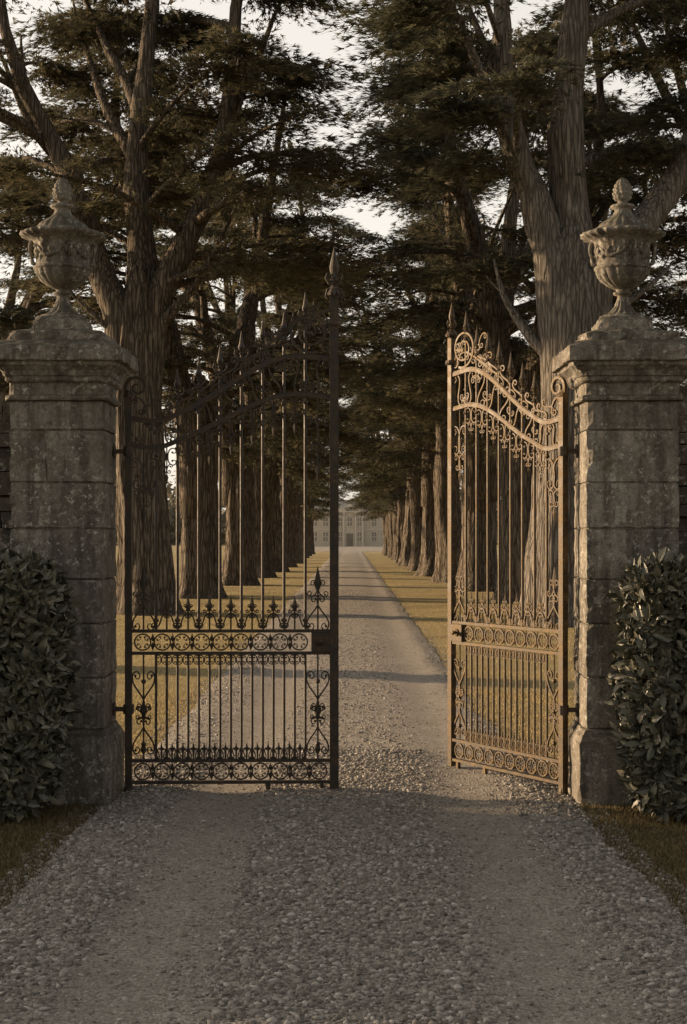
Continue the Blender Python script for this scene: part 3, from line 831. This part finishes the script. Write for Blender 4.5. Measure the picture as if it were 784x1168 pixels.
def build_tree(seed, H, fork, R, stems, spread, low, nl, sprigs, slen=.24, dead=(), low_droop=0.0, padsz=1.0, dirf=None, topk=.62):
    rnd = random.Random(seed); wd = MB(); pads = []
    n = 40; verts = []; zs = [-.3+ (fork+1.2)*i/40 for i in range(41)]
    lean = (rnd.uniform(-.02,.02), rnd.uniform(-.02,.02)); ph = [rnd.uniform(0,6.28) for _ in range(4)]
    def axis(z): return (lean[0]*z+.10*math.sin(z*.7+ph[2])-.10*math.sin(ph[2]), lean[1]*z)
    for z in zs:
        zz = max(z,0)
        fl = .50*math.exp(-zz/.38); tp = 1-.18*min(1,zz/max(fork,1))
        q = max(0,(zz-(fork-1.6))/2.4); tp *= 1-.62*q*q
        ax_, ay_ = axis(zz)
        for k in range(n):
            a = 2*pi*k/n
            r = R*tp*(1+.07*math.sin(5*a+ph[0]+zz*.35)+.05*math.sin(9*a+ph[1]-zz*.4)+.035*math.sin(15*a+ph[3]+zz*.5)+.16*mnoise.noise(Vector((math.cos(a)*1.6,math.sin(a)*1.6,zz*.8+seed)))+.06*mnoise.noise(Vector((math.cos(a)*6,math.sin(a)*6,zz*1.8+seed))) + fl*(.45+.55*max(0,math.sin(5*a+ph[0]))))
            verts.append((ax_+r*math.cos(a), ay_+r*math.sin(a), z))
    faces = [(j*n+i, j*n+(i+1)%n, (j+1)*n+(i+1)%n, (j+1)*n+i) for j in range(len(zs)-1) for i in range(n)]
    faces.append(tuple((len(zs)-1)*n+i for i in range(n)))
    wd.add(verts, faces)
    tx, ty = axis(fork); top = Vector((tx, ty, fork))
    SP = []
    for (az, el0, el1, L, r) in stems:
        az, el0, el1 = map(math.radians,(az,el0,el1))
        dh = Vector((math.cos(az),math.sin(az),0)); k0 = math.cos(el0)
        z_in = rnd.uniform(2.2,3.2)
        b0 = top+dh*R*.18-Vector((0,0,z_in)); b1 = top+dh*R*.34-Vector((0,0,z_in*.5)); b2 = top+dh*(R*.46+.25*k0)
        body = limb_path(b2, az, el0, el1, L, 16, .10, rnd)
        sd = Vector((-dh.y,dh.x,0)); p_ = rnd.uniform(0,6.28); am = rnd.uniform(.10,.25)
        body = [p+ (sd*math.sin(i*.55+p_)+dh*math.cos(i*.45+p_))*am*min(1,i/4)- (sd*math.sin(p_)+dh*math.cos(p_))*am*min(1,i/4) for i,p in enumerate(body)]
        pts = [b0,b1]+body
        rr = [r*1.25, r*1.22]+[r*(1.12-.96*(i/16)**.8)*(1+.08*math.sin(i*2.1+p_)) for i in range(17)]
        wd.tube(pts, rr, 14); SP.append((pts, rr))
        for q in range(2):
            t = rnd.uniform(.3,.6); o = at(pts,t); 
            sb = limb_path(o, az+rnd.choice((-1,1))*rnd.uniform(.5,1.2), rnd.uniform(.75,1.1), rnd.uniform(.9,1.3), L*(1-t)*.8, 9, .12, rnd)
            wd.tube(sb,[r*.45*(1-.85*i/9) for i in range(10)],9); SP.append((sb,None))
    for (z, az, el0, el1, L, r) in dead:
        pts = limb_path((0,0,z), math.radians(az), math.radians(el0), math.radians(el1), L, 10, .12, rnd)
        wd.tube(pts,[r*(1-.85*i/10) for i in range(11)],8)
        for j in range(2):
            q = at(pts,.5+.25*j); wd.tube(limb_path(q,math.radians(az)+rnd.choice((-1,1))*.6,rnd.uniform(.5,.9),rnd.uniform(.6,1.1),rnd.uniform(.5,.9),4,.12,rnd),[.04,.03,.02,.012,.006],5)
    def prof(x):
        x = max(0,min(1,x))
        return .75+x if x < .25 else 1-topk*((x-.25)/.75)**1.3
    for i in range(nl):
        z = low+(H-low)*((i+rnd.random())/nl)**.92
        az = i*2.399+rnd.uniform(-.4,.4)
        if z < fork+.3: ax_, ay_ = axis(z); p0 = Vector((ax_,ay_,z)); 
        else:
            cands = [s for s in SP if s[0][-1].z > z and s[0][0].z < z]
            if not cands: cands = [max(SP,key=lambda s:s[0][-1].z)]; z = min(z, cands[0][0][-1].z-.1)
            s = rnd.choice(cands); pts = s[0]; p0 = pts[-1].copy()
            for j in range(len(pts)-1):
                if pts[j+1].z >= z: p0 = pts[j].lerp(pts[j+1], max(0,(z-pts[j].z)/max(1e-3,pts[j+1].z-pts[j].z))); break
            out = math.atan2(p0.y-top.y, p0.x-top.x)
            if rnd.random() < .6: az = out+rnd.gauss(0,.9)
        x = (z-low)/(H-low); L = spread*prof(x)*rnd.uniform(.62,1.15)
        if dirf: L *= dirf(az, x)
        d0 = math.hypot(p0.x,p0.y); L = max(1.0, L-d0*.6)
        el0 = math.radians(rnd.uniform(15,45)); el1 = math.radians(rnd.uniform(-20,4)-low_droop*(1-x)*25)
        if x > .8: el1 += .5; 
        pts = limb_path(p0, az, el0, el1, L, 8, .10, rnd)
        r0 = .03+.017*L; wd.tube(pts,[r0*(1-.85*j/8) for j in range(9)],6)
        npd = max(3,int(L*1.5))
        for j in range(npd):
            t = .28+.72*(j+.5)/npd; q = at(pts,t); s_ = 1 if j % 2 else -1
            a2 = az+s_*rnd.uniform(.3,1.1); bl = L*.26*(1.25-t)*rnd.uniform(.8,1.5)+.3
            bp = limb_path(q,a2,rnd.uniform(0,.45),rnd.uniform(-.35,.05),bl,4,.12,rnd)
            wd.tube(bp,[.026,.02,.015,.010,.004],4)
            pads.append((bp[-1]*.75+q*.25, a2, rnd.uniform(.8,1.55)*padsz, rnd.uniform(.30,.55)*padsz))
        pads.append((pts[-1],az,rnd.uniform(.7,1.1)*padsz,.42*padsz))
    rg = np.random.default_rng(seed+100)
    npads = len(pads)
    c = np.array([tuple(p[0]) for p in pads]); pa = np.array([p[1] for p in pads]); pl = np.array([p[2] for p in pads]); pw = np.array([p[3] for p in pads])
    tilt = rg.normal(-.13,.10,npads); roll = rg.normal(0,.11,npads)
    cnt = rg.integers(int(sprigs*.5), int(sprigs*1.5), npads); idx = np.repeat(np.arange(npads),cnt); N = len(idx)
    rad = np.sqrt(rg.random(N)); th = rg.uniform(0,2*pi,N)
    lob = .72+.42*np.sin(th*5+idx)+.14*np.sin(th*11+idx*2)
    lx = rad*np.cos(th)*pl[idx]*lob; ly = rad*np.sin(th)*pw[idx]*lob
    lz = rg.normal(0,.03,N)+.07*(1-rad**2)-.20*rad**2*pl[idx] + lx*tilt[idx] + ly*roll[idx]
    ca, sa = np.cos(pa[idx]), np.sin(pa[idx])
    pos = np.stack([c[idx,0]+lx*ca-ly*sa, c[idx,1]+lx*sa+ly*ca, c[idx,2]+lz],1)
    ld = np.stack([lx+.8*pl[idx], ly, 0*lx],1)
    d = np.stack([ld[:,0]*ca-ld[:,1]*sa, ld[:,0]*sa+ld[:,1]*ca, rg.normal(-.10,.14,N)],1)
    d /= np.linalg.norm(d,axis=1)[:,None]+1e-6; d += rg.normal(0,.15,(N,3)); d /= np.linalg.norm(d,axis=1)[:,None]
    upv = np.array([0,0,1])+rg.normal(0,.4,(N,3)); s = np.cross(d,upv); s /= np.linalg.norm(s,axis=1)[:,None]
    tris = []
    Ls = slen*rg.uniform(.5,1.3,N)[:,None]
    for ang, lf in ((0,1),(.5,.72),(-.5,.72)):
        dj = d*math.cos(ang)+s*math.sin(ang); sj = s*math.cos(ang)-d*math.sin(ang)
        b0 = pos + d*Ls*(0 if ang == 0 else .18)
        wv = sj*Ls*.075
        tris.append(np.stack([b0-wv, b0+wv, b0+dj*Ls*lf],1))
    tri = np.stack(tris,1).reshape(-1,3)
    return wd, tri

def place_tree(name, wd, tri, loc, rz, sc, label, mat, group, bark=None):
    e = empty(name, loc, rz, label, 'tree', group); e.scale = (sc,sc,sc)
    a = wd.obj('trunk', bark or M_BARK, e, smooth=True); b = np_mesh('crown', tri, 3, mat, e)
    return e, a, b

GRP = 'tall cypress trees lining the avenue'
wd, tri = build_tree(21, 19, 6.6, .60, [(172,60,84,9.5,.31),(80,80,84,11,.34),(10,68,88,10,.30)],
                     6.0, 6.8, 78, 280, .22, dead=[(5.6,175,30,55,2.6,.10),(6.0,5,40,62,3.4,.14)], padsz=1.25,
                     dirf=lambda az,x: 1-(.55*max(0,math.cos(az))**.7 if x > .28 else .15*max(0,math.cos(az))))
place_tree('cypress_tree', wd, tri, (-4.40,32,0), 0, 1, 'tall old cypress with forked furrowed trunk and spreading boughs', M_FOL, GRP)
wd, tri = build_tree(33, 19, 6.6, .66, [(172,78,88,8.5,.34),(85,86,84,11,.42),(2,50,62,8.5,.34)],
                     6.0, 8.2, 72, 280, .22, dead=[(4.9,172,30,80,2.6,.15),(5.6,20,20,40,3.0,.12)], padsz=1.25,
                     dirf=lambda az,x: 1-.58*max(0,-math.cos(az))**.7)
place_tree('cypress_tree', wd, tri, (4.05,28,0), 0, 1, 'massive grey-barked cypress with three bare ascending limbs', M_FOL2, GRP, M_BARK2)

variants = []
for i, (sd, st) in enumerate([(51,[(120,70,86,10.5,.34),(300,66,86,10,.32)]),
                              (62,[(60,74,88,10.5,.36),(200,66,86,9,.30)]),
                              (73,[(90,78,88,11,.38),(210,64,86,9,.28),(330,62,86,9.5,.28)])]):
    wd, tri = build_tree(sd, 16.8, 5.4, .54, st, 4.4, 4.2, 66, 160, .24, low_droop=.9, padsz=1.15, topk=.92)
    variants.append((wd, tri))
rnd = random.Random(4)
built = {}
def generic(x, y, vi, rz, sc, label='tall dense cypress with layered dark boughs along the avenue', grp=GRP):
    if vi not in built:
        wd, tri = variants[vi]
        built[vi] = place_tree('cypress_tree', wd, tri, (x,y,0), rz, sc, label, M_FOL if vi != 1 else M_FOL2, grp); return
    e0, a0, b0 = built[vi]
    e = e0.copy(); COL.objects.link(e); e.location = (x,y,0); e.rotation_euler = (0,0,rz); e.scale = (sc,)*3
    e['label'] = label; e['group'] = grp
    for o in (a0,b0):
        q = o.copy(); COL.objects.link(q); q.parent = e
for i, (x,y) in enumerate([(-4.05,40),(-3.8,50),(-3.65,59),(-3.55,68),(-3.5,78),(-3.5,88),(-3.55,98),(-3.55,108),(-3.6,118),(-3.6,130)]):
    generic(x,y,i%3,rnd.uniform(0,6.28),rnd.uniform(.94,1.04)*(.76 if y > 92 else 1))
for i, (x,y) in enumerate([(4.2,37),(3.9,45),(3.6,53),(3.45,61),(3.35,70),(3.25,80),(3.25,90),(3.25,100),(3.3,110),(3.3,121),(3.3,132)]):
    generic(x,y,(i+1)%3,rnd.uniform(0,6.28),rnd.uniform(.94,1.04)*(.76 if y > 86 else 1))
for i, (x,y,s_) in enumerate([(-10.5,21.5,.95),(-11,44,1.0),(9.8,35,1.1),(10,56,1.1),(-19,75,1.2),(20,70,1.2)]):
    generic(x,y,i%3,rnd.uniform(0,6.28),s_,'tall cypress standing on the lawn outside the avenue','cypress trees on the lawn behind the avenue')

# far wood
r_ = np.random.default_rng(9); T = []
for i in range(900):
    x = r_.uniform(-170,170)
    if abs(x-1) < 12: continue
    y = r_.uniform(240,300); h = r_.uniform(5,13)
    m_ = 70; u = r_.normal(size=(m_,3)); u /= np.linalg.norm(u,axis=1)[:,None]; u *= r_.uniform(.6,1,(m_,1))
    c = np.array([x,y,h*.5])+u*np.array([3.2,3.2,h*.55]); c[:,2] = np.abs(c[:,2])
    a = r_.normal(size=(m_,3)); b = r_.normal(size=(m_,3)); a /= np.linalg.norm(a,axis=1)[:,None]; b /= np.linalg.norm(b,axis=1)[:,None]
    T.append(np.stack([c-a*.6,c+a*.6,c+b*1.1],1).reshape(-1,3))
tag(np_mesh('distant_wood', np.concatenate(T), 3, M_WOOD), kind='stuff', label='far-off belt of woodland beyond the house', category='wood')

# ------------------------------------------------------------------ house
def simple(name, col, rough=.8, var=.25, sc=3):
    m = NM(name, rough); m.base(m.ramp(m.noise(sc,5), [(.3,tuple(c*(1-var) for c in col)),(.7,tuple(c*(1+var) for c in col))])); return m.mat
M_HS = simple('honeyed_ashlar',(.54,.48,.39),var=.10); M_TR = simple('pale_dressed_stone',(.62,.56,.47),var=.1); M_RF = simple('slate',(.32,.30,.27)); M_GL = simple('pale_glass',(.26,.235,.205),.3); M_DR = simple('painted_door',(.22,.19,.155),.5)  # window glass has one even pale tone
e = empty('country_house',(-.1,214,0),0,'pale stone two storey country house closing the avenue','house'); e.scale = (.78,.85,.76)
b = MB(); b.box(-10,10,0,9,0,6.6); b.box(-2.6,2.6,-.5,0.01,0,6.8); b.obj('wall',M_HS,e)
b = MB(); b.box(-10.25,10.25,-.25,-.002,6.3,6.75); b.box(-2.85,2.85,-.75,-.502,6.5,6.9); b.box(-10.1,-2.65,-.1,-.003,3.1,3.3); b.box(2.65,10.1,-.1,-.003,3.1,3.3)
b.add([(-2.85,-.7,6.9),(2.85,-.7,6.9),(0,-.7,8.1),(-2.85,.6,6.9),(2.85,.6,6.9),(0,.6,8.1)],[(0,1,2),(5,4,3),(0,2,5,3),(1,4,5,2)])
for x in (-2.4,-1.1,1.1,2.4): b.lathe([(.2,0),(.17,.3),(.15,6.0),(.2,6.2),(.2,6.5)],10,x,-.62,0)
b.obj('cornice',M_TR,e)
b = MB(); b.add([(-10.4,-.4,6.76),(10.4,-.4,6.76),(10.4,9.4,6.76),(-10.4,9.4,6.76),(-7,4.5,9.0),(7,4.5,9.0)],[(0,1,5,4),(1,2,5),(2,3,4,5),(3,0,4),(3,2,1,0)]); ro = b.obj('roof',M_RF,e)
for x in (-6.5,6.5):
    b = MB(); b.box(x-.8,x+.8,4,5,7.6,10.2); b.box(x-.9,x+.9,3.9,5.1,10.2,10.4); b.obj('chimney',M_HS,ro)
for z0,z1 in ((1.0,2.75),(3.9,5.5)):
    for x in (-8.5,-6.5,-4.5,-1.75,0,1.75,4.5,6.5,8.5):
        yf = -.5 if abs(x) < 2 else 0
        if x == 0 and z0 < 2: continue
        hw = .32 if abs(x) == 1.75 else .42
        b = MB(); b.box(x-hw,x+hw,yf-.02,yf+.02,z0,z1); wn = b.obj('window',M_GL,e)
        b = MB()
        for a0,a1,c0,c1 in ((x-hw-.13,x-hw,z0,z1),(x+hw,x+hw+.13,z0,z1),(x-hw-.13,x+hw+.13,z1,z1+.16),(x-hw-.15,x+hw+.15,z0-.14,z0),(x-.06,x+.06,z0,z1),(x-hw,x-.06,(z0+z1)/2-.06,(z0+z1)/2+.06),(x+.06,x+hw,(z0+z1)/2-.06,(z0+z1)/2+.06)):
            b.box(a0,a1,yf-.08,yf-.021,c0,c1)
        b.obj('frame',M_TR,wn)
b = MB(); b.box(-.6,.6,-.56,-.503,.0,2.5); b.obj('door',M_DR,e)
